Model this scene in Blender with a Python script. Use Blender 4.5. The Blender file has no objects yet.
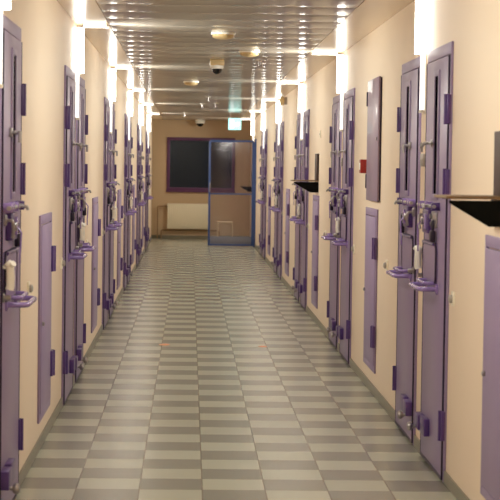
import bpy, bmesh, math, random
from mathutils import Vector, Matrix
random.seed(7)
PI = math.pi
scene = bpy.context.scene
COL = scene.collection

# ------------------------------------------------------------------ materials
def srgb(r, g, b):
    def f(c):
        c /= 255.0
        return c / 12.92 if c <= 0.04045 else ((c + 0.055) / 1.055) ** 2.4
    return (f(r), f(g), f(b), 1.0)

def mat(name, col, rough=0.5, metal=0.0, spec=0.5, coat=0.0, bump=0.0, bscale=40.0,
        var=0.0, vscale=6.0, coat_rough=0.1, stretch=(1, 1, 1)):
    m = bpy.data.materials.new(name); m.use_nodes = True
    nt = m.node_tree; b = nt.nodes['Principled BSDF']
    b.inputs['Base Color'].default_value = col
    b.inputs['Roughness'].default_value = rough
    b.inputs['Metallic'].default_value = metal
    b.inputs['Specular IOR Level'].default_value = spec
    b.inputs['Coat Weight'].default_value = coat
    b.inputs['Coat Roughness'].default_value = coat_rough
    tc = nt.nodes.new('ShaderNodeTexCoord'); mp = nt.nodes.new('ShaderNodeMapping')
    mp.inputs['Scale'].default_value = stretch
    nt.links.new(tc.outputs['Object'], mp.inputs['Vector'])
    if var:
        n = nt.nodes.new('ShaderNodeTexNoise'); n.inputs['Scale'].default_value = vscale
        n.inputs['Detail'].default_value = 4
        nt.links.new(mp.outputs[0], n.inputs['Vector'])
        mx = nt.nodes.new('ShaderNodeMix'); mx.data_type = 'RGBA'
        mx.inputs[6].default_value = tuple(c * (1 - var) for c in col[:3]) + (1,)
        mx.inputs[7].default_value = tuple(min(1, c * (1 + var)) for c in col[:3]) + (1,)
        nt.links.new(n.outputs[0], mx.inputs[0]); nt.links.new(mx.outputs[2], b.inputs['Base Color'])
    if bump:
        n2 = nt.nodes.new('ShaderNodeTexNoise'); n2.inputs['Scale'].default_value = bscale
        nt.links.new(mp.outputs[0], n2.inputs['Vector'])
        bp = nt.nodes.new('ShaderNodeBump'); bp.inputs['Strength'].default_value = bump
        bp.inputs['Distance'].default_value = 0.01
        nt.links.new(n2.outputs[0], bp.inputs['Height']); nt.links.new(bp.outputs[0], b.inputs['Normal'])
    return m

def emis(name, col, strength):
    m = bpy.data.materials.new(name); m.use_nodes = True
    b = m.node_tree.nodes['Principled BSDF']
    b.inputs['Base Color'].default_value = (0.8, 0.8, 0.8, 1)
    b.inputs['Emission Color'].default_value = col
    b.inputs['Emission Strength'].default_value = strength
    return m

def glass(name, tint, gloss, rough=0.02):
    m = bpy.data.materials.new(name); m.use_nodes = True
    nt = m.node_tree; nt.nodes.clear()
    o = nt.nodes.new('ShaderNodeOutputMaterial'); mx = nt.nodes.new('ShaderNodeMixShader')
    t = nt.nodes.new('ShaderNodeBsdfTransparent'); g = nt.nodes.new('ShaderNodeBsdfGlossy')
    t.inputs[0].default_value = tint; g.inputs['Roughness'].default_value = rough
    mx.inputs[0].default_value = gloss
    nt.links.new(t.outputs[0], mx.inputs[1]); nt.links.new(g.outputs[0], mx.inputs[2])
    nt.links.new(mx.outputs[0], o.inputs[0])
    return m

M = {}
M['wall'] = mat('cream_wall_paint', srgb(238, 216, 190), 0.42, spec=0.35, bump=0.03, bscale=60, var=0.03, vscale=1.5)
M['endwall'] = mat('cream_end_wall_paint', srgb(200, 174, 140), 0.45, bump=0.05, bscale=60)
M['soffit'] = mat('cream_enamel_soffit', srgb(232, 212, 184), 0.22, spec=0.6, bump=0.03, bscale=9)
M['skirt'] = mat('grey_green_skirting', srgb(128, 122, 104), 0.35, var=0.12, vscale=12)
M['door'] = mat('lilac_door_enamel', srgb(148, 128, 168), 0.42, spec=0.4, coat=0.3, coat_rough=0.24, var=0.07, vscale=7, bump=0.03, bscale=20)
M['frame'] = mat('lilac_frame_enamel', srgb(150, 132, 168), 0.45, var=0.05)
M['dark'] = mat('deep_purple_enamel', srgb(84, 56, 122), 0.33, coat=0.2)
M['edge'] = mat('dark_purple_edge', srgb(46, 29, 60), 0.45)
M['hatch'] = mat('mauve_hatch_enamel', srgb(150, 130, 164), 0.42, var=0.06)
M['cab'] = mat('brown_mauve_cabinet_enamel', srgb(140, 119, 140), 0.36, coat=0.2, var=0.05)
M['steel'] = mat('worn_steel', srgb(172, 166, 166), 0.36, metal=0.8, var=0.1, vscale=30)
M['rail'] = mat('lilac_tube_enamel', srgb(150, 124, 186), 0.25, coat=0.4)
M['white'] = mat('white_plastic', srgb(250, 246, 236), 0.35)
M['black'] = mat('black_panel', srgb(11, 12, 11), 0.6, spec=0.1)
M['iron'] = mat('dark_iron', srgb(54, 46, 62), 0.35, metal=0.5)
M['wood'] = mat('brown_board', srgb(124, 100, 72), 0.5, var=0.15, vscale=8, stretch=(1, 12, 12))
M['backboard'] = mat('dull_brown_backboard', srgb(62, 44, 40), 0.5)
M['red'] = mat('red_plastic', srgb(146, 28, 24), 0.35)
M['grey'] = mat('grey_plastic', srgb(168, 160, 152), 0.4)
M['cream_plastic'] = mat('cream_plastic', srgb(244, 236, 216), 0.35)
M['gold'] = mat('beige_plastic', srgb(206, 178, 130), 0.35)
M['lens'] = mat('smoked_dome', srgb(10, 10, 12), 0.08)
M['radiator'] = mat('ivory_radiator_enamel', srgb(238, 228, 202), 0.4)
M['pipe'] = mat('brown_pipe_paint', srgb(150, 118, 84), 0.4)
M['winframe'] = mat('plum_window_frame', srgb(96, 52, 92), 0.4)
M['blue'] = mat('blue_violet_door_frame', srgb(66, 90, 148), 0.4)
M['kick'] = mat('blue_grey_kick_plate', srgb(128, 128, 140), 0.4)
M['stool'] = mat('pale_stool_enamel', srgb(214, 190, 150), 0.4)
M['orange'] = mat('orange_mark', srgb(206, 132, 84), 0.6)
M['slitglass'] = mat('dark_slit_glass', srgb(14, 10, 18), 0.8, spec=0.0)
M['paneglass'] = glass('night_window_glass', (0.75, 0.8, 0.82, 1), 0.03, 0.16)
M['doorglass'] = glass('blue_tinted_glass', (0.93, 0.93, 1.0, 1), 0.06, 0.05)
M['lamp'] = emis('fluorescent_tube', (1.0, 0.96, 0.86, 1), 6.5)
M['litgap'] = emis('lit_gap_glow', (1.0, 0.96, 0.90, 1), 1.0)  # weak glow imitating lamp-lit wall between the doors
M['glintbar'] = emis('soffit_glint_glow', (1.0, 0.96, 0.86, 1), 2.2)  # glow imitating the lamp's reflection across the soffit
M['lampcap'] = mat('lamp_cap_white', srgb(235, 230, 220), 0.3)
M['exit'] = emis('exit_sign_face', (0.26, 1.0, 0.94, 1), 1.25)
M['exitmark'] = emis('exit_sign_figure', (0.85, 1.0, 1.0, 1), 2.6)
M['night'] = mat('night_ground', srgb(20, 24, 24), 0.9)

# ceiling: enamelled metal panels
M['ceil'] = mat('enamelled_metal_ceiling', srgb(172, 161, 148), 0.35, spec=0.3, coat=0.5, coat_rough=0.09, var=0.03, vscale=1.2)

def floor_mat():
    m = bpy.data.materials.new('checkered_floor_tiles'); m.use_nodes = True
    nt = m.node_tree; b = nt.nodes['Principled BSDF']; L = nt.links.new
    geo = nt.nodes.new('ShaderNodeNewGeometry')
    sx = nt.nodes.new('ShaderNodeSeparateXYZ'); L(geo.outputs['Position'], sx.inputs[0])
    def mth(op, a, bv=None, c=None):
        n = nt.nodes.new('ShaderNodeMath'); n.operation = op
        for i, v in enumerate((a, bv, c)):
            if v is None: continue
            if isinstance(v, (int, float)): n.inputs[i].default_value = v
            else: L(v, n.inputs[i])
        return n.outputs[0]
    T = 0.30; OX = 0.0775; OY = TILE_OY
    tx = mth('DIVIDE', mth('SUBTRACT', sx.outputs[0], OX), T)
    ty = mth('DIVIDE', mth('SUBTRACT', sx.outputs[1], OY), T)
    ix = mth('FLOOR', tx); iy = mth('FLOOR', ty)
    par = mth('FLOORED_MODULO', mth('ADD', ix, iy), 2.0)
    fx = mth('ABSOLUTE', mth('SUBTRACT', mth('SUBTRACT', tx, ix), 0.5))
    fy = mth('ABSOLUTE', mth('SUBTRACT', mth('SUBTRACT', ty, iy), 0.5))
    gx = mth('GREATER_THAN', fx, 0.5 - 0.010)
    gy = mth('GREATER_THAN', fy, 0.5 - 0.008)
    grout = mth('MAXIMUM', gx, gy)
    cmb = nt.nodes.new('ShaderNodeCombineXYZ'); L(ix, cmb.inputs[0]); L(iy, cmb.inputs[1])
    wn = nt.nodes.new('ShaderNodeTexWhiteNoise'); wn.noise_dimensions = '2D'; L(cmb.outputs[0], wn.inputs['Vector'])
    ns = nt.nodes.new('ShaderNodeTexNoise'); ns.inputs['Scale'].default_value = 14; ns.inputs['Detail'].default_value = 6
    L(geo.outputs['Position'], ns.inputs['Vector'])
    def mix(f, a, c):
        n = nt.nodes.new('ShaderNodeMix'); n.data_type = 'RGBA'
        if isinstance(f, float): n.inputs[0].default_value = f
        else: L(f, n.inputs[0])
        for i, v in ((6, a), (7, c)):
            if isinstance(v, tuple): n.inputs[i].default_value = v
            else: L(v, n.inputs[i])
        return n
    c0 = mix(par, srgb(*TILE_LIGHT), srgb(*TILE_DARK)).outputs[2]
    br = mth('ADD', mth('MULTIPLY', wn.outputs['Value'], 0.06), mth('MULTIPLY', ns.outputs[0], 0.04))
    br = mth('ADD', br, 0.91)
    hsv = nt.nodes.new('ShaderNodeHueSaturation'); L(c0, hsv.inputs['Color']); L(br, hsv.inputs['Value'])
    c1 = mix(grout, hsv.outputs[0], srgb(116, 106, 90)).outputs[2]
    L(c1, b.inputs['Base Color'])
    b.inputs['Roughness'].default_value = 0.27
    b.inputs['Specular IOR Level'].default_value = 0.5
    bp = nt.nodes.new('ShaderNodeBump'); bp.inputs['Strength'].default_value = 0.1; bp.inputs['Distance'].default_value = 0.002
    L(mth('SUBTRACT', 1.0, grout), bp.inputs['Height']); L(bp.outputs[0], b.inputs['Normal'])
    return m
TILE_OY = 8.66
TILE_LIGHT = (182, 182, 164)
TILE_DARK = (137, 134, 123)
M['floor'] = floor_mat()

# ------------------------------------------------------------------ mesh helpers
class MB:
    def __init__(s): s.bm = bmesh.new()
    def box(s, x0, x1, y0, y1, z0, z1, bev=0.0, seg=2):
        x0, x1 = sorted((x0, x1)); y0, y1 = sorted((y0, y1)); z0, z1 = sorted((z0, z1))
        t = bmesh.new(); bmesh.ops.create_cube(t, size=1)
        for v in t.verts:
            v.co = Vector((x0 + (v.co.x + .5) * (x1 - x0), y0 + (v.co.y + .5) * (y1 - y0), z0 + (v.co.z + .5) * (z1 - z0)))
        if bev > 0:
            bmesh.ops.bevel(t, geom=t.edges[:], offset=min(bev, 0.45 * min(x1 - x0, y1 - y0, z1 - z0)), segments=seg, affect='EDGES', profile=0.5)
        s._add(t); return s
    def _add(s, t):
        me = bpy.data.meshes.new('tmp'); t.to_mesh(me); t.free(); s.bm.from_mesh(me); bpy.data.meshes.remove(me)
    def tube(s, pts, r, n=10, closed=False):
        pts = [Vector(p) for p in pts]; rings = []; N = len(pts); up = None
        for i, p in enumerate(pts):
            if closed: d = (pts[(i + 1) % N] - pts[i - 1]).normalized()
            elif i == 0: d = (pts[1] - p).normalized()
            elif i == N - 1: d = (p - pts[i - 1]).normalized()
            else: d = ((pts[i + 1] - p).normalized() + (p - pts[i - 1]).normalized()).normalized()
            if up is None: up = d.orthogonal().normalized()
            up = (up - d * up.dot(d)).normalized(); sd = d.cross(up)
            rings.append([s.bm.verts.new(p + r * (math.cos(2 * PI * k / n) * up + math.sin(2 * PI * k / n) * sd)) for k in range(n)])
        for i in range(N if closed else N - 1):
            a, b = rings[i], rings[(i + 1) % N]
            for k in range(n): s.bm.faces.new((a[k], a[(k + 1) % n], b[(k + 1) % n], b[k]))
        if not closed:
            s.bm.faces.new(rings[0][::-1]); s.bm.faces.new(rings[-1])
        return s
    def lathe(s, prof, origin=(0, 0, 0), axis='z', n=20):
        o = Vector(origin); rings = []
        for r, h in prof:
            ring = []
            for k in range(n):
                a = 2 * PI * k / n; p = Vector((r * math.cos(a), r * math.sin(a), h))
                if axis == 'y': p = Vector((p.x, p.z, -p.y))
                if axis == 'x': p = Vector((p.z, p.y, -p.x))
                ring.append(s.bm.verts.new(o + p))
            rings.append(ring)
        for a, b in zip(rings, rings[1:]):
            for k in range(n): s.bm.faces.new((a[k], a[(k + 1) % n], b[(k + 1) % n], b[k]))
        s.bm.faces.new(rings[0][::-1]); s.bm.faces.new(rings[-1]); return s
    def prism(s, poly, axis, lo, hi):      # poly = 2D points in the other two axes, order kept
        def mk(p, h):
            if axis == 'x': return Vector((h, p[0], p[1]))
            if axis == 'y': return Vector((p[0], h, p[1]))
            return Vector((p[0], p[1], h))
        a = [s.bm.verts.new(mk(p, lo)) for p in poly]; b = [s.bm.verts.new(mk(p, hi)) for p in poly]; n = len(poly)
        for k in range(n): s.bm.faces.new((a[k], a[(k + 1) % n], b[(k + 1) % n], b[k]))
        s.bm.faces.new(a[::-1]); s.bm.faces.new(b); return s
    def build(s, name, m, parent=None, smooth=True, mirror=False):
        if mirror:
            for v in s.bm.verts: v.co.x = -v.co.x
        bmesh.ops.recalc_face_normals(s.bm, faces=s.bm.faces[:])
        me = bpy.data.meshes.new(name); s.bm.to_mesh(me); s.bm.free()
        if smooth:
            for p in me.polygons: p.use_smooth = True
            try: me.set_sharp_from_angle(angle=math.radians(40))
            except Exception: pass
        me.materials.append(m)
        o = bpy.data.objects.new(name, me); COL.objects.link(o)
        if parent: o.parent = parent
        return o

def fillet(pts, r=0.03, n=5):
    pts = [Vector(p) for p in pts]; out = [pts[0]]
    for i in range(1, len(pts) - 1):
        p = pts[i]; a = (pts[i - 1] - p); b = (pts[i + 1] - p)
        q = min(r, a.length * .45, b.length * .45)
        A = p + a.normalized() * q; B = p + b.normalized() * q
        for k in range(n + 1):
            t = k / n; out.append((1 - t) ** 2 * A + 2 * t * (1 - t) * p + t * t * B)
    out.append(pts[-1]); return out

def tag(o, label=None, cat=None, group=None, kind=None):
    if label: o['label'] = label
    if cat: o['category'] = cat
    if group: o['group'] = group
    if kind: o['kind'] = kind
    return o
def thing(name, label=None, cat=None, loc=(0, 0, 0), rz=0.0, group=None):
    o = bpy.data.objects.new(name, None); o.empty_display_size = 0.1; COL.objects.link(o)
    o.location = loc; o.rotation_euler = (0, 0, rz); return tag(o, label, cat, group)
def copy_tree(o, parent=None):
    c = o.copy(); COL.objects.link(c)
    if parent: c.parent = parent
    for ch in list(o.children): copy_tree(ch, c)
    return c
def struct(o): o['kind'] = 'structure'; return o
_used = {}
def place(proto, loc, rz, label, group=None):
    """first use moves the built one, later uses copy it with its parts"""
    if proto.name in _used: o = copy_tree(proto)
    else: _used[proto.name] = 1; o = proto
    o.location = loc; o.rotation_euler = (0, 0, rz); o['label'] = label
    if group: o['group'] = group
    return o

# ------------------------------------------------------------------ setting
A = -0.80          # left wall
B = 1.275          # right wall
H = 2.51           # ceiling
Y0, YE = -4.0, 38.7
SK = 0.062
RZR, RZL = PI / 2, -PI / 2      # local y of a wall item points into the corridor

struct(MB().box(A - .2, B + .2, Y0 - .2, YE + .2, -0.12, 0).build('floor', M['floor'], smooth=False))
struct(MB().box(A - .2, A, Y0, YE, 0, H + .2).build('wall_left', M['wall'], smooth=False))
struct(MB().box(B, B + .2, Y0, YE, 0, H + .2).build('wall_right', M['wall'], smooth=False))
struct(MB().box(A - .2, B + .2, Y0 - .2, Y0, 0, H + .2).build('wall_near', M['wall'], smooth=False))
# end wall with its window opening
WX0, WX1, WZ0, WZ1 = -0.49, 0.95, 1.02, 2.14
w = MB()
w.box(A - .2, WX0, YE, YE + .2, 0, H + .2).box(WX1, B + .2, YE, YE + .2, 0, H + .2)
w.box(WX0, WX1, YE, YE + .2, 0, WZ0).box(WX0, WX1, YE, YE + .2, WZ1, H + .2)
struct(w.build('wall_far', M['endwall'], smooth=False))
fr = MB(); t = 0.065
fr.box(WX0, WX1, YE - .03, YE + .08, WZ1 - t, WZ1, .006).box(WX0, WX1, YE - .03, YE + .08, WZ0, WZ0 + t, .006)
fr.box(WX0, WX0 + t, YE - .03, YE + .08, WZ0 + t, WZ1 - t, .006).box(WX1 - t, WX1, YE - .03, YE + .08, WZ0 + t, WZ1 - t, .006)
win = struct(fr.build('window_1', M['winframe']))
MB().box(WX0 + t, WX1 - t, YE + .02, YE + .03, WZ0 + t, WZ1 - t).build('pane', M['paneglass'], win, smooth=False)
s_ = MB().box(WX0 - .01, WX1 + .01, YE - .05, YE - .0, WZ0 - .035, WZ0, .006).build('window_sill', M['winframe'], win)
struct(MB().box(-7, 7, YE + .3, YE + 14, -0.3, -0.2).build('ground', M['night'], smooth=False))

# ceiling of cross panels, slightly cambered, between two flat edge strips
SR, SL = B - 0.285, A + 0.235
P = 0.56; bm = MB(); prof = []
y = Y0
while y < YE:
    for f, dz in ((0.0, 0.012), (0.012, 0.0), (0.06, -0.0020), (0.2, -0.0042), (0.5, -0.0058), (0.8, -0.0042), (0.94, -0.0020), (0.988, 0.0)):
        yy = y + f * P
        if yy <= YE: prof.append((yy, H + dz))
    y += P
prof.append((YE, H)); prof += [(YE, H + .2), (Y0, H + .2)]
bm.prism(prof, 'x', SL, SR)
struct(bm.build('ceiling', M['ceil']))
for nm, x0, x1 in (('trim_1', A, SL - .004), ('trim_2', SR + .004, B)):
    struct(MB().box(x0, x1, Y0, YE, H - .004, H + .2, .002).build(nm, M['soffit'], smooth=False))
for nm, x0, x1 in (('baseboard_left', A, A + .010), ('baseboard_right', B - .010, B)):
    struct(MB().box(x0, x1, Y0, YE, 0, SK, .002).build(nm, M['skirt'], smooth=False))
struct(MB().box(A + .01, B - .01, YE - .012, YE, 0, .075, .002).build('baseboard_far', M['skirt'], smooth=False))

# ------------------------------------------------------------------ cell door (local: x along wall, +x towards the gap of its pair, y out of wall)
W2 = 0.41
def make_door(mir):
    k = dict(mirror=mir)
    r = tag(thing('cell_door', None, 'door'), kind='thing')
    f = MB()
    f.box(-W2 - .032, -W2 - .004, -.003, .012, .0, 2.165, .003).box(W2 + .004, W2 + .028, -.003, .012, 0, 2.165, .003)
    f.box(-W2 - .004, W2 + .004, -.003, .012, 2.106, 2.165, .003)
    f.build('frame', M['frame'], r, **k)
    D = .018                                   # face of the leaf
    MB().box(-W2, W2, .000, D, .014, 2.100, .003).build('leaf', M['door'], r, **k)
    # dark rolled edge round the leaf
    e = MB()
    e.prism([(-W2 - .002, 2.099), (-W2 + .009, 2.099), (-W2 + .009, .026), (W2 - .009, .026), (W2 - .009, 2.099), (W2 + .002, 2.099),
             (W2 + .002, .010), (-W2 - .002, .010)], 'y', .002, D + .002)
    e.build('edge_strip', M['edge'], r, smooth=False, **k)
    # tall narrow viewing slit, a shallow trim round dark glass
    s = MB(); sx = -.015; h0, h1 = 1.385, 2.045
    s.box(sx - .100, sx - .066, D - .002, D + .008, h0, h1, .003).box(sx + .066, sx + .100, D - .002, D + .008, h0, h1, .003)
    s.box(sx - .066, sx + .066, D - .002, D + .008, h1 - .03, h1, .003).box(sx - .066, sx + .066, D - .002, D + .008, h0, h0 + .03, .003)
    sf = s.build('viewing_slit', M['frame'], r, **k)
    MB().box(sx - .066, sx + .066, D - .002, D + .002, h0 + .03, h1 - .03).build('slit_glass', M['slitglass'], sf, smooth=False, **k)
    # turning latch half way down the slit
    l = MB()
    l.box(.10, .15, D - .002, D + .012, 1.655, 1.695, .004)
    l.tube(fillet([(.125, D, 1.675), (.125, D + .045, 1.675), (.205, D + .05, 1.655)], .015), .008)
    l.tube([(.03, D + .018, 1.672), (.14, D + .018, 1.676)], .007)
    l.tube([(.205, D + .05, 1.68), (.205, D + .05, 1.63)], .008)
    l.build('slit_latch', M['steel'], r, **k)
    # main lock: case, bolt through guides, lever, padlock
    lock = MB().box(.06, .27, D - .002, D + .030, 1.210, 1.330, .006).build('lock_case', M['dark'], r, **k)
    MB().box(.09, .16, D + .028, D + .038, 1.230, 1.310, .004).build('cover_flap', M['rail'], lock, **k)
    MB().lathe([(.020, 0), (.020, .012), (.013, .016)], (.215, D + .029, 1.270), 'y', 14).build('lock_cylinder', M['steel'], lock, **k)
    b = MB().tube([(-.20, D + .030, 1.353), (.455, D + .030, 1.353)], .009, 12)
    b.tube(fillet([(.0, D + .03, 1.353), (.0, D + .062, 1.353), (-.05, D + .064, 1.340)], .015), .007)
    b.build('bolt', M['steel'], r, **k)
    for gx in (-.16, .10, .29, .385):
        MB().box(gx - .022, gx + .022, D - .002, D + .040, 1.333, 1.373, .005).build('bolt_guide', M['rail'] if gx > 0 else M['dark'], r, **k)
    lv = MB().tube(fillet([(.345, D, 1.300), (.345, D + .036, 1.300), (.335, D + .040, 1.255), (.325, D + .034, 1.225)], .012), .0075)
    lv.lathe([(.026, 0), (.026, .010), (.018, .014)], (.345, D - .001, 1.300), 'y', 16)
    lv.build('lever', M['steel'], r, **k)
    kp = MB().box(-.02, .05, D - .002, D + .014, 1.235, 1.325, .004)
    kp.lathe([(.014, 0), (.014, .012)], (.015, D + .013, 1.30), 'y', 12).lathe([(.010, 0), (.010, .010)], (.015, D + .013, 1.26), 'y', 12)
    kp.build('keeper_plate', M['steel'], r, **k)
    pd = MB().box(-.10, -.045, D + .006, D + .034, 1.170, 1.230, .008)
    pd.tube(fillet([(-.09, D + .02, 1.225), (-.09, D + .02, 1.280), (-.055, D + .02, 1.280), (-.055, D + .02, 1.225)], .014), .005, 8)
    pd.build('padlock', M['iron'], r, **k)
    MB().box(-.115, -.03, D - .002, D + .012, 1.245, 1.320, .004).build('hasp', M['steel'], r, **k)
    ch = MB().tube([(.215, D + .043, 1.270), (.215, D + .062, 1.245), (.213, D + .060, 1.207), (.215, D + .058, 1.160)], .004, 6)
    ch.box(.203, .227, D + .054, D + .060, 1.110, 1.165, .002)
    ch.build('key_tag', M['rail'], r, **k)
    # food hatch under the lock
    hp = []
    x0, x1, z0, z1, rr = -.13, .375, .955, 1.165, .05
    for (cx, cz, a0) in ((x1 - rr, z1 - rr, 0), (x0 + rr, z1 - rr, 90), (x0 + rr, z0 + rr, 180), (x1 - rr, z0 + rr, 270)):
        for q in range(5):
            a = math.radians(a0 + q * 22.5); hp.append((cx + rr * math.cos(a), cz + rr * math.sin(a)))
    ht = MB().prism(hp, 'y', D - .002, D + .010).build('food_hatch', M['door'], r, **k)
    MB().tube([(p[0], D + .009, p[1]) for p in hp], .005, 8, True).build('hatch_rim', M['edge'], ht, **k)
    MB().tube([(-.08, D + .012, 1.158), (.34, D + .012, 1.158)], .009, 10).build('hatch_hinge', M['dark'], ht, **k)
    # bow handle: two bent rails standing out
    bw = MB().tube(fillet([(-.15, D - .002, .935), (-.15, D + .092, .935), (.25, D + .092, .935), (.25, D - .002, .935)], .045), .012, 12)
    for gx in (-.15, .25): bw.lathe([(.028, 0), (.028, .008), (.018, .012)], (gx, D - .001, .935), 'y', 14)
    bh = bw.build('bow_handle', M['rail'], r, **k)
    MB().tube(fillet([(-.10, D - .002, .962), (-.10, D + .060, .962), (.20, D + .060, .962), (.20, D - .002, .962)], .035), .009, 12).build('inner_rail', M['rail'], bh, **k)
    # pale hanging grip beside the gap
    if not mir:
        gp = MB().tube([(.395, D - .002, 1.105), (.395, D + .025, 1.10)], .007, 8)
        gp.tube([(.395, D + .018, 1.125), (.395, D + .032, 1.11), (.395, D + .034, 1.06), (.395, D + .034, 1.025), (.395, D + .030, 1.01)], .019, 12)
        gp.tube([(.395, D + .03, 1.105), (.412, D + .048, 1.122)], .014, 10)
        gp.build('pale_grip', M['white'], r, **k)
    MB().box(.375, .395, D - .002, D + .010, .955, .995, .003).tube([(.385, D + .005, .975), (.385, D + .035, .975)], .012, 10).build('catch', M['steel'], r, **k)
    # hinges on the outer edge
    for hz in (.28, 1.47, 1.835):
        hg = MB().box(-W2 - .035, -W2 + .022, .008, D + .009, hz - .072, hz + .072, .004)
        hg.tube([(-W2 - .003, D + .012, hz - .074), (-W2 - .003, D + .012, hz + .074)], .010, 10)
        hg.build('hinge', M['dark'], r, **k)
    # foot lock
    fl = MB().box(.06, .23, D - .002, D + .030, .155, .245, .005).box(.25, .405, D - .002, D + .036, .160, .240, .005)
    fl.tube([(.2, D + .016, .20), (.4, D + .016, .20)], .011, 10)
    fo = fl.build('foot_lock', M['dark'], r, **k)
    MB().lathe([(.008, 0), (.009, .018), (.020, .022), (.025, .034), (.020, .046), (.006, .050)], (.375, D + .03, .165), 'y', 16).build('foot_knob', M['steel'], fo, **k)
    return r
door_near_r = make_door(False)       # +x = farther along the right wall
door_far_r = make_door(True)

ORD = ['first', 'second', 'third', 'fourth', 'fifth', 'sixth']
RIGHT = [9.94, 15.25, 20.65, 26.0, 31.35]
LEFT = [7.50, 12.65, 18.0, 23.3, 28.6, 33.9]
OFF = 0.19 + W2
DG = 'purple cell doors along the corridor'
rl = ['by the large black shelf', 'beyond the red call point', 'beyond the smaller black shelf', '', '']
for i, yc in enumerate(RIGHT):
    base = f'of the {ORD[i]} pair on the right wall'
    place(door_near_r, (B, yc - OFF, 0), RZR, f'purple steel cell door, nearer one {base}', DG)
    place(door_far_r, (B, yc + OFF, 0), RZR, f'purple steel cell door, farther one {base}', DG)
for i, yc in enumerate(LEFT):
    base = f'of the {ORD[i-1]} full pair on the left wall'
    if i > 0: place(door_far_r, (A, yc - OFF, 0), RZL, f'purple steel cell door, nearer one {base}', DG)
    place(door_near_r, (A, yc + OFF, 0), RZL, ('purple steel cell door cut off by the left edge of the photo' if i == 0 else f'purple steel cell door, farther one {base}'), DG)

# ------------------------------------------------------------------ wall lamps over each door pair
def make_lamp(side):
    L = 0.262 if side > 0 else 0.215
    r = thing('wall_lamp', None, 'lamp')
    MB().box(-.030, .030, -.003, .006, 1.84, 2.498, .002).build('back_plate', M['lampcap'], r)
    MB().tube([(0, .036, 2.165), (0, .036, 2.478)], .028, 16).build('upright_tube', M['lamp'], r)
    MB().tube([(0, .020, 1.86), (0, .020, 2.172)], .012, 14).build('lit_gap_strip', M['litgap'], r)  # added glowing strip, stands in for the brightly lit wall in the gap
    MB().tube([(0, .060, 2.490), (0, L, 2.490)], .012, 12).build('glint_bar', M['glintbar'], r)  # added glowing bar, stands in for the reflected streak on the soffit
    MB().lathe([(.016, 0), (.016, .016)], (0, .020, 1.846), 'z', 14).build('gap_strip_cap', M['lampcap'], r)
    MB().lathe([(.013, 0), (.013, .014)], (0, L - .002, 2.490), 'y', 14).build('glint_bar_cap', M['lampcap'], r)
    ld = bpy.data.lights.new('lamp_beam', 'AREA'); ld.shape = 'RECTANGLE'; ld.size = .05; ld.size_y = .22
    ld.energy = LAMP_W; ld.spread = math.radians(152); ld.color = (.98, 1.0, .90)
    lo = bpy.data.objects.new('lamp_beam', ld); COL.objects.link(lo); lo.parent = r
    lo.location = (0, .098, 2.335); lo.rotation_euler = (PI / 2 - .50, 0, 0)      # faces out of the wall, tipped down
    return r
LAMP_W = 17.6
lampR, lampL = make_lamp(1), make_lamp(-1)
LG = 'bright tube lamps above the cell door pairs'
for i, yc in enumerate(RIGHT + [36.6]):
    place(lampR, (B, yc, 0), RZR, (f'bright white tube lamp above the {ORD[i]} door pair on right wall' if i < 5 else 'bright white tube lamp on right wall above the open glass door'), LG)
for i, yc in enumerate(LEFT):
    place(lampL, (A, yc, 0), RZL, ('bright white tube lamp cut off at the top left corner' if i == 0 else f'bright white tube lamp above the {ORD[i-1]} full door pair on left wall'), LG)
# the corridor goes on behind the viewpoint with the same lamps
place(lampR, (B, 4.5, 0), RZR, 'tube lamp on right wall nearest behind the picture edge', LG)
place(lampL, (A, 2.2, 0), RZL, 'tube lamp on left wall beside the viewpoint', LG)
place(lampR, (B, -0.9, 0), RZR, 'tube lamp on right wall behind the viewpoint', LG)

# ------------------------------------------------------------------ low service hatches
def make_hatch(mir):
    r = thing('service_hatch', None, 'hatch'); k = dict(mirror=mir)
    f = MB(); z0, z1, w = .152, 1.265, .39
    f.box(-w, -w + .035, 0, .012, z0, z1, .003).box(w - .035, w, 0, .012, z0, z1, .003)
    f.box(-w + .035, w - .035, 0, .012, z1 - .05, z1, .003).box(-w + .035, w - .035, 0, .012, z0, z0 + .04, .003)
    f.build('frame', M['hatch'], r, **k)
    MB().box(-w + .04, w - .04, .001, .016, z0 + .045, z1 - .055, .003).build('panel', M['hatch'], r, **k)
    for hz in (.40, 1.0):
        MB().box(w - .09, w + .012, .010, .030, hz - .073, hz + .073, .004).tube([(w - .03, .03, hz - .073), (w - .03, .03, hz + .073)], .009, 8).build('hinge', M['dark'], r, **k)
    MB().lathe([(.012, 0), (.012, .012), (.008, .016)], (-w + .09, .014, .68), 'y', 12).build('lock_cylinder', M['steel'], r, **k)
    return r
hatch_l = make_hatch(True)      # left wall: hinges at local -x = far side
hatch_r = make_hatch(True)      # right wall: hinges at local -x = near side
HG = 'mauve service hatches low on the walls'
hl = ['below the large black shelf', 'under the tall wall cabinet', 'below the smaller black shelf',
      'between third and fourth door pairs', 'between fourth and fifth door pairs']
for i, yc in enumerate((7.38, 12.70, 18.35, 23.6, 29.0)):
    place(hatch_r, (B, yc, 0), RZR, f'low mauve hatch in right wall, {hl[i]}', HG)
hl2 = ['before the first full pair of doors', 'between first and second full door pairs', 'between second and third full door pairs',
       'between third and fourth full door pairs', 'between fourth and fifth full door pairs']
for i, yc in enumerate((10.15, 15.45, 20.75, 26.05, 31.3)):
    place(hatch_l, (A, yc, 0), RZL, f'low mauve hatch in left wall, {hl2[i]}', HG)

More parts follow.
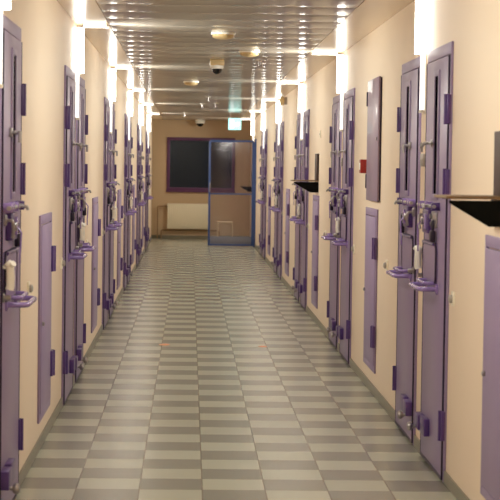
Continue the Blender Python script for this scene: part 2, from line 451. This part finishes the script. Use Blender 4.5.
# tall wall cabinet over the second hatch
r = thing('wall_cabinet', 'tall mauve metal wall cabinet above a low hatch on right wall', 'cabinet', (B, 12.58, 0), RZR)
MB().box(-.375, .375, -.003, .014, 1.325, 2.15, .003).build('body', M['edge'], r)
MB().box(-.385, .385, .012, .024, 1.318, 2.157, .004).build('door', M['cab'], r)
for hz in (1.45, 2.03): MB().box(.37, .40, .006, .030, hz - .05, hz + .05, .003).build('hinge', M['edge'], r)
MB().lathe([(.012, 0), (.012, .01)], (-.33, .023, 1.74), 'y', 12).build('lock_cylinder', M['steel'], r)

# ------------------------------------------------------------------ fold-down shelves
def make_shelf():
    r = thing('wall_shelf', None, 'shelf')
    MB().box(-.22, .10, -.003, .020, 1.435, 1.70, .004).build('backboard', M['backboard'], r)
    MB().box(-.22, .16, -.003, .258, 1.424, 1.436, .003).build('board', M['wood'], r)
    for sx in (-.21,):
        MB().prism([(0, 1.418), (.245, 1.418), (.245, 1.408), (.085, 1.315), (0, 1.315)], 'x', sx, sx + .015).build('bracket', M['black'], r, smooth=False)
    MB().box(-.195, .205, -.003, .012, 1.33, 1.418, .003).build('wall_rail', M['black'], r)
    return r
shelf = make_shelf()
SG = 'black bracketed shelves on the right wall'
place(shelf, (B, 7.44, 0), RZR, 'large near black wall shelf cut off by the right edge', SG)['category'] = 'shelf'
place(shelf, (B, 18.3, -.02), RZR, 'black wall shelf with narrow backboard, between second and third right door pairs', SG)
o = place(shelf, (B, 37.2, -0.28), RZR, 'tiny dark shelf seen through the open glass door', SG)

# ------------------------------------------------------------------ small wall fittings
def make_button():
    r = thing('call_button', None, 'button')
    MB().box(-.035, .035, -.004, .010, .885, .955, .004).build('cover_plate', M['cream_plastic'], r)
    MB().lathe([(.020, 0), (.020, .012), (.014, .018), (.004, .020)], (0, .008, .92), 'y', 14).build('push_knob', M['grey'], r)
    return r
btn = make_button()
BG = 'small call buttons beside the cell doors'
for i, yc in enumerate(RIGHT):
    place(btn, (B, yc - 1.21, 0), RZR, f'small call button on right wall, near side of the {ORD[i]} pair', BG)
    if i < 4: place(btn, (B, yc + 1.75, 0), RZR, f'small call button on right wall, far side of the {ORD[i]} pair', BG)
for i, yc in enumerate(LEFT[:5]):
    if i: place(btn, (A, yc - 1.18, 0), RZL, f'small call button on left wall, near side of {ORD[i-1]} full pair', BG)
    place(btn, (A, yc + 1.62, 0), RZL, ('small call button on left wall beside the cut-off door' if i == 0 else f'small call button on left wall, far side of {ORD[i-1]} full pair'), BG)

r = thing('fire_call_point', 'red fire alarm call point on right wall beside the tall cabinet', 'alarm', (B, 13.24, 0), RZR)
MB().box(-.05, .05, -.004, .045, 1.505, 1.605, .006).build('housing', M['red'], r)
MB().box(-.028, .028, .044, .048, 1.53, 1.58, .002).build('press_panel', M['white'], r)
o = thing('door_plate', None, 'plate')
MB().box(-.06, .06, -.004, .014, 1.555, 1.625, .004).build('face', M['grey'], o)
for qx in (-.04, .04): MB().lathe([(.006, 0), (.006, .003), (.004, .004)], (qx, .0135, 1.59), 'y', 8).build('screw', M['steel'], o)
PG = 'small grey plates in the gaps between doors'
for i, yc in enumerate(RIGHT[:3]):
    place(o, (B, yc + .02, 0), RZR, f'small grey plate between the doors of the {ORD[i]} right pair', PG)
r = thing('wall_sounder', 'round grey alarm sounder high on right wall before fourth door pair', 'alarm', (B, 24.3, 0), RZR)
MB().lathe([(.05, 0), (.05, .03), (.04, .04)], (0, 0, 2.42), 'y', 18).build('base', M['grey'], r)
MB().lathe([(.06, .04), (.062, .07), (.05, .09), (.02, .098)], (0, 0, 2.42), 'y', 18).build('horn', M['gold'], r)
r = thing('blank_plate', 'small pale blank plate high on wall above the far black shelf', 'plate', (B, 17.9, 0), RZR)
MB().box(-.035, .035, -.004, .010, 1.835, 1.905, .004).build('face', M['cream_plastic'], r)
MB().lathe([(.008, 0), (.008, .004)], (0, .0095, 1.87), 'y', 10).build('screw', M['steel'], r)

# ------------------------------------------------------------------ ceiling fittings
CZ = H - .0035
def px(x, y, z):          # pixel -> point at height z (used to place ceiling and floor items)
    u = x - 190 + .0125 * (y - 166); v = y - 166 - .0125 * (x - 190)
    Y = (1.54 - z) * 1830 / v; return u * Y / 1830, Y
def make_detector():
    r = thing('smoke_detector', None, 'detector')
    MB().lathe([(.085, 0), (.09, -.008), (.088, -.018)], (0, 0, 0), 'z', 24).build('base', M['white'], r)
    MB().lathe([(.076, -.018), (.078, -.034), (.060, -.046), (.02, -.052)], (0, 0, 0), 'z', 24).build('sensor_head', M['gold'], r)
    return r
det = make_detector()
SDG = 'round detectors on the ceiling'
for (x, y, lb) in ((223, 33, 'round ceiling detector nearest the viewer, above the dome camera'), (249, 51, 'round ceiling detector right of the ceiling camera'),
                   (191, 81.5, 'round ceiling detector left of and beyond the ceiling camera')):
    X, Y = px(x, y, CZ); place(det, (X, Y, CZ), 0, lb, SDG)
X, Y = px(217, 60, CZ)
r = thing('ceiling_camera', 'beige security camera with dark dome hanging from the ceiling', 'camera', (X, Y, CZ))
MB().box(-.066, .066, -.06, .06, -.055, 0, .010).build('housing', M['gold'], r)
MB().lathe([(.058, -.05), (.060, -.075), (.052, -.085)], (0, 0, 0), 'z', 22).build('collar', M['white'], r)
MB().lathe([(.048, -.080), (.046, -.100), (.034, -.120), (.012, -.132)], (0, 0, 0), 'z', 22).build('dome', M['lens'], r)
r = thing('ceiling_camera', 'white dome camera at the ceiling above the far window', 'camera', (.2, YE - .30, CZ))
MB().lathe([(.10, 0), (.105, -.02), (.10, -.06), (.085, -.075)], (0, 0, 0), 'z', 22).build('housing', M['white'], r)
MB().lathe([(.075, -.07), (.07, -.10), (.045, -.13), (.012, -.142)], (0, 0, 0), 'z', 22).build('dome', M['lens'], r)
def make_sprinkler():
    r = thing('ceiling_sprinkler', None, 'sprinkler')
    MB().lathe([(.04, .012), (.042, -.006), (.02, -.012)], (0, 0, 0), 'z', 16).build('escutcheon', M['white'], r)
    MB().lathe([(.012, -.010), (.014, -.05), (.010, -.06), (.03, -.066), (.028, -.072)], (0, 0, 0), 'z', 14).build('nozzle', M['steel'], r)
    return r
spk = make_sprinkler()
for (x, y, lb) in ((207.5, 97, 'small bright ceiling sprinkler just past the round detector'), (202.5, 104, 'small bright ceiling sprinkler, second one along'),
                   (216, 103.5, 'small bright ceiling sprinkler left of the green sign'), (185, 113, 'small bright ceiling sprinkler nearest the far wall'),
                   (260, 60, 'small dark ceiling sprinkler near the right edge strip')):
    X, Y = px(x, y, CZ); place(spk, (X, Y, H - .001), 0, lb, 'sprinkler heads on the ceiling')
# exit sign hung under the ceiling
r = thing('exit_sign', 'glowing blue-green exit sign hanging below the ceiling', 'sign', (.80, 33.2, 0))
MB().box(-.12, .12, -.02, .02, 2.20, 2.42, .006).build('housing', M['white'], r)
MB().box(-.112, .112, -.026, -.019, 2.208, 2.412, .002).build('light_face', M['exit'], r)
fg = MB().box(-.075, -.02, -.030, -.025, 2.235, 2.385, .002)
fg.prism([(.0, 2.32), (.05, 2.32), (.05, 2.345), (.085, 2.305), (.05, 2.265), (.05, 2.29), (.0, 2.29)], 'y', -.030, -.025)
fg.build('pictogram', M['exitmark'], r, smooth=False)
for sx in (-.08, .08): MB().tube([(sx, 0, 2.42), (sx, 0, CZ)], .006, 8).build('hanger', M['steel'], r)

# ------------------------------------------------------------------ far end: open glass door, radiator, pipes, stool
GY = 35.3
r = thing('glass_door', 'open glass door with blue frame standing across the far end', 'door', (B, GY, 0)); r['kind'] = 'thing'
x0, x1, z0, z1 = -.915, -.034, .012, 2.05
fm = MB()
fm.box(x0, x0 + .040, -.025, .025, z0, z1 - .03, .008).box(x1 - .045, x1, -.025, .025, z0, z1 - .03, .008)
fm.box(x0 + .03, x1 - .03, -.025, .025, z1 - .040, z1, .008)
fm.tube(fillet([(x0 + .021, 0, z1 - .12), (x0 + .021, 0, z1 - .021), (x0 + .15, 0, z1 - .021)], .05), .021, 10)
fm.tube(fillet([(x1 - .021, 0, z1 - .12), (x1 - .021, 0, z1 - .021), (x1 - .15, 0, z1 - .021)], .05), .021, 10)
fm.box(x0 + .038, x1 - .043, -.022, .022, z0, z0 + .035, .004)
fm.build('frame', M['blue'], r)
MB().box(x0 + .038, x1 - .043, -.018, .018, 1.0, 1.025, .004).build('mid_rail', M['blue'], r)
MB().box(x0 + .038, x1 - .043, -.010, .010, z0 + .03, .19, .003).build('kick_plate', M['kick'], r)
MB().box(x0 + .038, x1 - .043, -.003, .003, .19, 1.0).build('lower_pane', M['doorglass'], r, smooth=False)
MB().box(x0 + .038, x1 - .043, -.003, .003, 1.025, z1 - .05).build('upper_pane', M['doorglass'], r, smooth=False)
MB().box(-.034, 0, -.03, .03, 0, 2.08, .005).build('hinge_post', M['blue'], r)
hb = MB().tube(fillet([(x0 + .028, -.02, 1.06), (x0 + .028, -.07, 1.06), (x0 + .028, -.07, 1.22), (x0 + .028, -.02, 1.22)], .02), .010)
hb.build('handle', M['steel'], r)

r = thing('radiator', 'ivory panel radiator below the far window', 'radiator', (-.03, YE, 0))
bd = MB(); rx0, rx1, rz0, rz1 = -.435, .435, .215, .735
bd.box(rx0, rx1, -.115, -.095, rz0, rz1, .005)
n = 22
for q in range(n):
    cx = rx0 + (q + .5) * (rx1 - rx0) / n
    bd.box(cx - .012, cx + .012, -.120, -.112, rz0 + .03, rz1 - .03, .004)
bd.box(rx0, rx1, -.055, -.040, rz0, rz1, .004)
bd.build('panel', M['radiator'], r)
MB().box(rx0, rx1, -.118, -.038, rz1 - .002, rz1 + .012, .003).build('top_grille', M['radiator'], r)
for sx in (-.30, .30): MB().box(sx - .015, sx + .015, -.04, 0, rz0 + .05, rz1 - .05, .003).build('wall_bracket', M['pipe'], r)
vl = MB().tube([(rx0 - .045, -.075, .69), (rx0 + .005, -.075, .69)], .018, 12).lathe([(.026, 0), (.026, .05)], (rx0 - .055, -.075, .69), 'x', 14)
vl.build('valve', M['pipe'], r)
r = thing('heating_pipe', 'brown heating pipe looping down left of the radiator', 'pipe', (-.03, YE, 0))
MB().tube(fillet([(-.49, -.075, .69), (-.64, -.075, .69), (-.64, -.075, .0)], .04), .014, 10).build('feed_run', M['pipe'], r)
r = thing('heating_pipe', 'long brown heating pipe running under the radiator', 'pipe', (-.03, YE, 0))
MB().tube(fillet([(-.56, -.06, 0), (-.56, -.06, .185), (.66, -.06, .185), (.66, -.06, 0)], .04), .013, 10).build('return_run', M['pipe'], r)

r = thing('stool', 'small pale metal stool behind the open glass door', 'stool', (.71, 36.3, 0))
MB().box(-.155, .155, -.14, .14, .425, .445, .006).build('seat', M['stool'], r)
MB().tube(fillet([(-.14, -.125, .417), (.14, -.125, .417), (.14, .125, .417), (-.14, .125, .417)], .02), .010, 8, True).build('seat_frame', M['stool'], r)
for sx in (-1, 1):
    for sy in (-1, 1): MB().tube([(sx * .14, sy * .125, .418), (sx * .145, sy * .13, 0)], .011, 8).build('leg', M['stool'], r)

# flat orange marks on the floor
for (x, y, s, lb) in ((164.5, 345, .055, 'orange mark on the floor tiles left of centre'), (263, 347, .04, 'faint orange mark on the floor tiles right of centre')):
    X, Y = px(x, y, 0)
    p = []
    for q in range(9):
        a = q * 2 * PI / 9; rr = s * (.75 + .35 * random.random()); p.append((rr * math.cos(a), 1.6 * rr * math.sin(a)))
    o = MB().prism(p, 'z', 0, .002).build('floor_mark', M['orange'], smooth=False)
    o.location = (X, Y, 0); tag(o, lb, 'scrap', 'orange marks on the floor')

# ------------------------------------------------------------------ camera
cam = bpy.data.cameras.new('camera'); co = bpy.data.objects.new('camera', cam); COL.objects.link(co)
F = 1830.0
cam.sensor_width = 36; cam.lens = F / 500 * 36; cam.clip_end = 200; cam.clip_start = 0.05
yv = Vector((190 - 250, -(166 - 250), -F)).normalized()
zv = Vector((.0125, 1, 0)); zv = (zv - yv * zv.dot(yv)).normalized()
xv = yv.cross(zv)
R = Matrix((xv, yv, zv))            # rows = world axes in camera space -> this is camera-to-world
cam.dof.use_dof = True; cam.dof.focus_distance = 14.0; cam.dof.aperture_fstop = 9.0
co.matrix_world = Matrix.Translation((0, 0, 1.54)) @ R.to_4x4()
scene.camera = co

wd = bpy.data.worlds.new('night'); scene.world = wd; wd.use_nodes = True
bg = wd.node_tree.nodes['Background']; bg.inputs[0].default_value = (.02, .03, .04, 1); bg.inputs[1].default_value = .2
vs = scene.view_settings
vs.view_transform = 'Standard'; vs.look = 'None'; vs.gamma = 1; vs.use_curve_mapping = False
vs.exposure = 0.6
scene.cycles.max_bounces = 16; scene.cycles.diffuse_bounces = 10; scene.cycles.glossy_bounces = 6; scene.cycles.transparent_max_bounces = 12
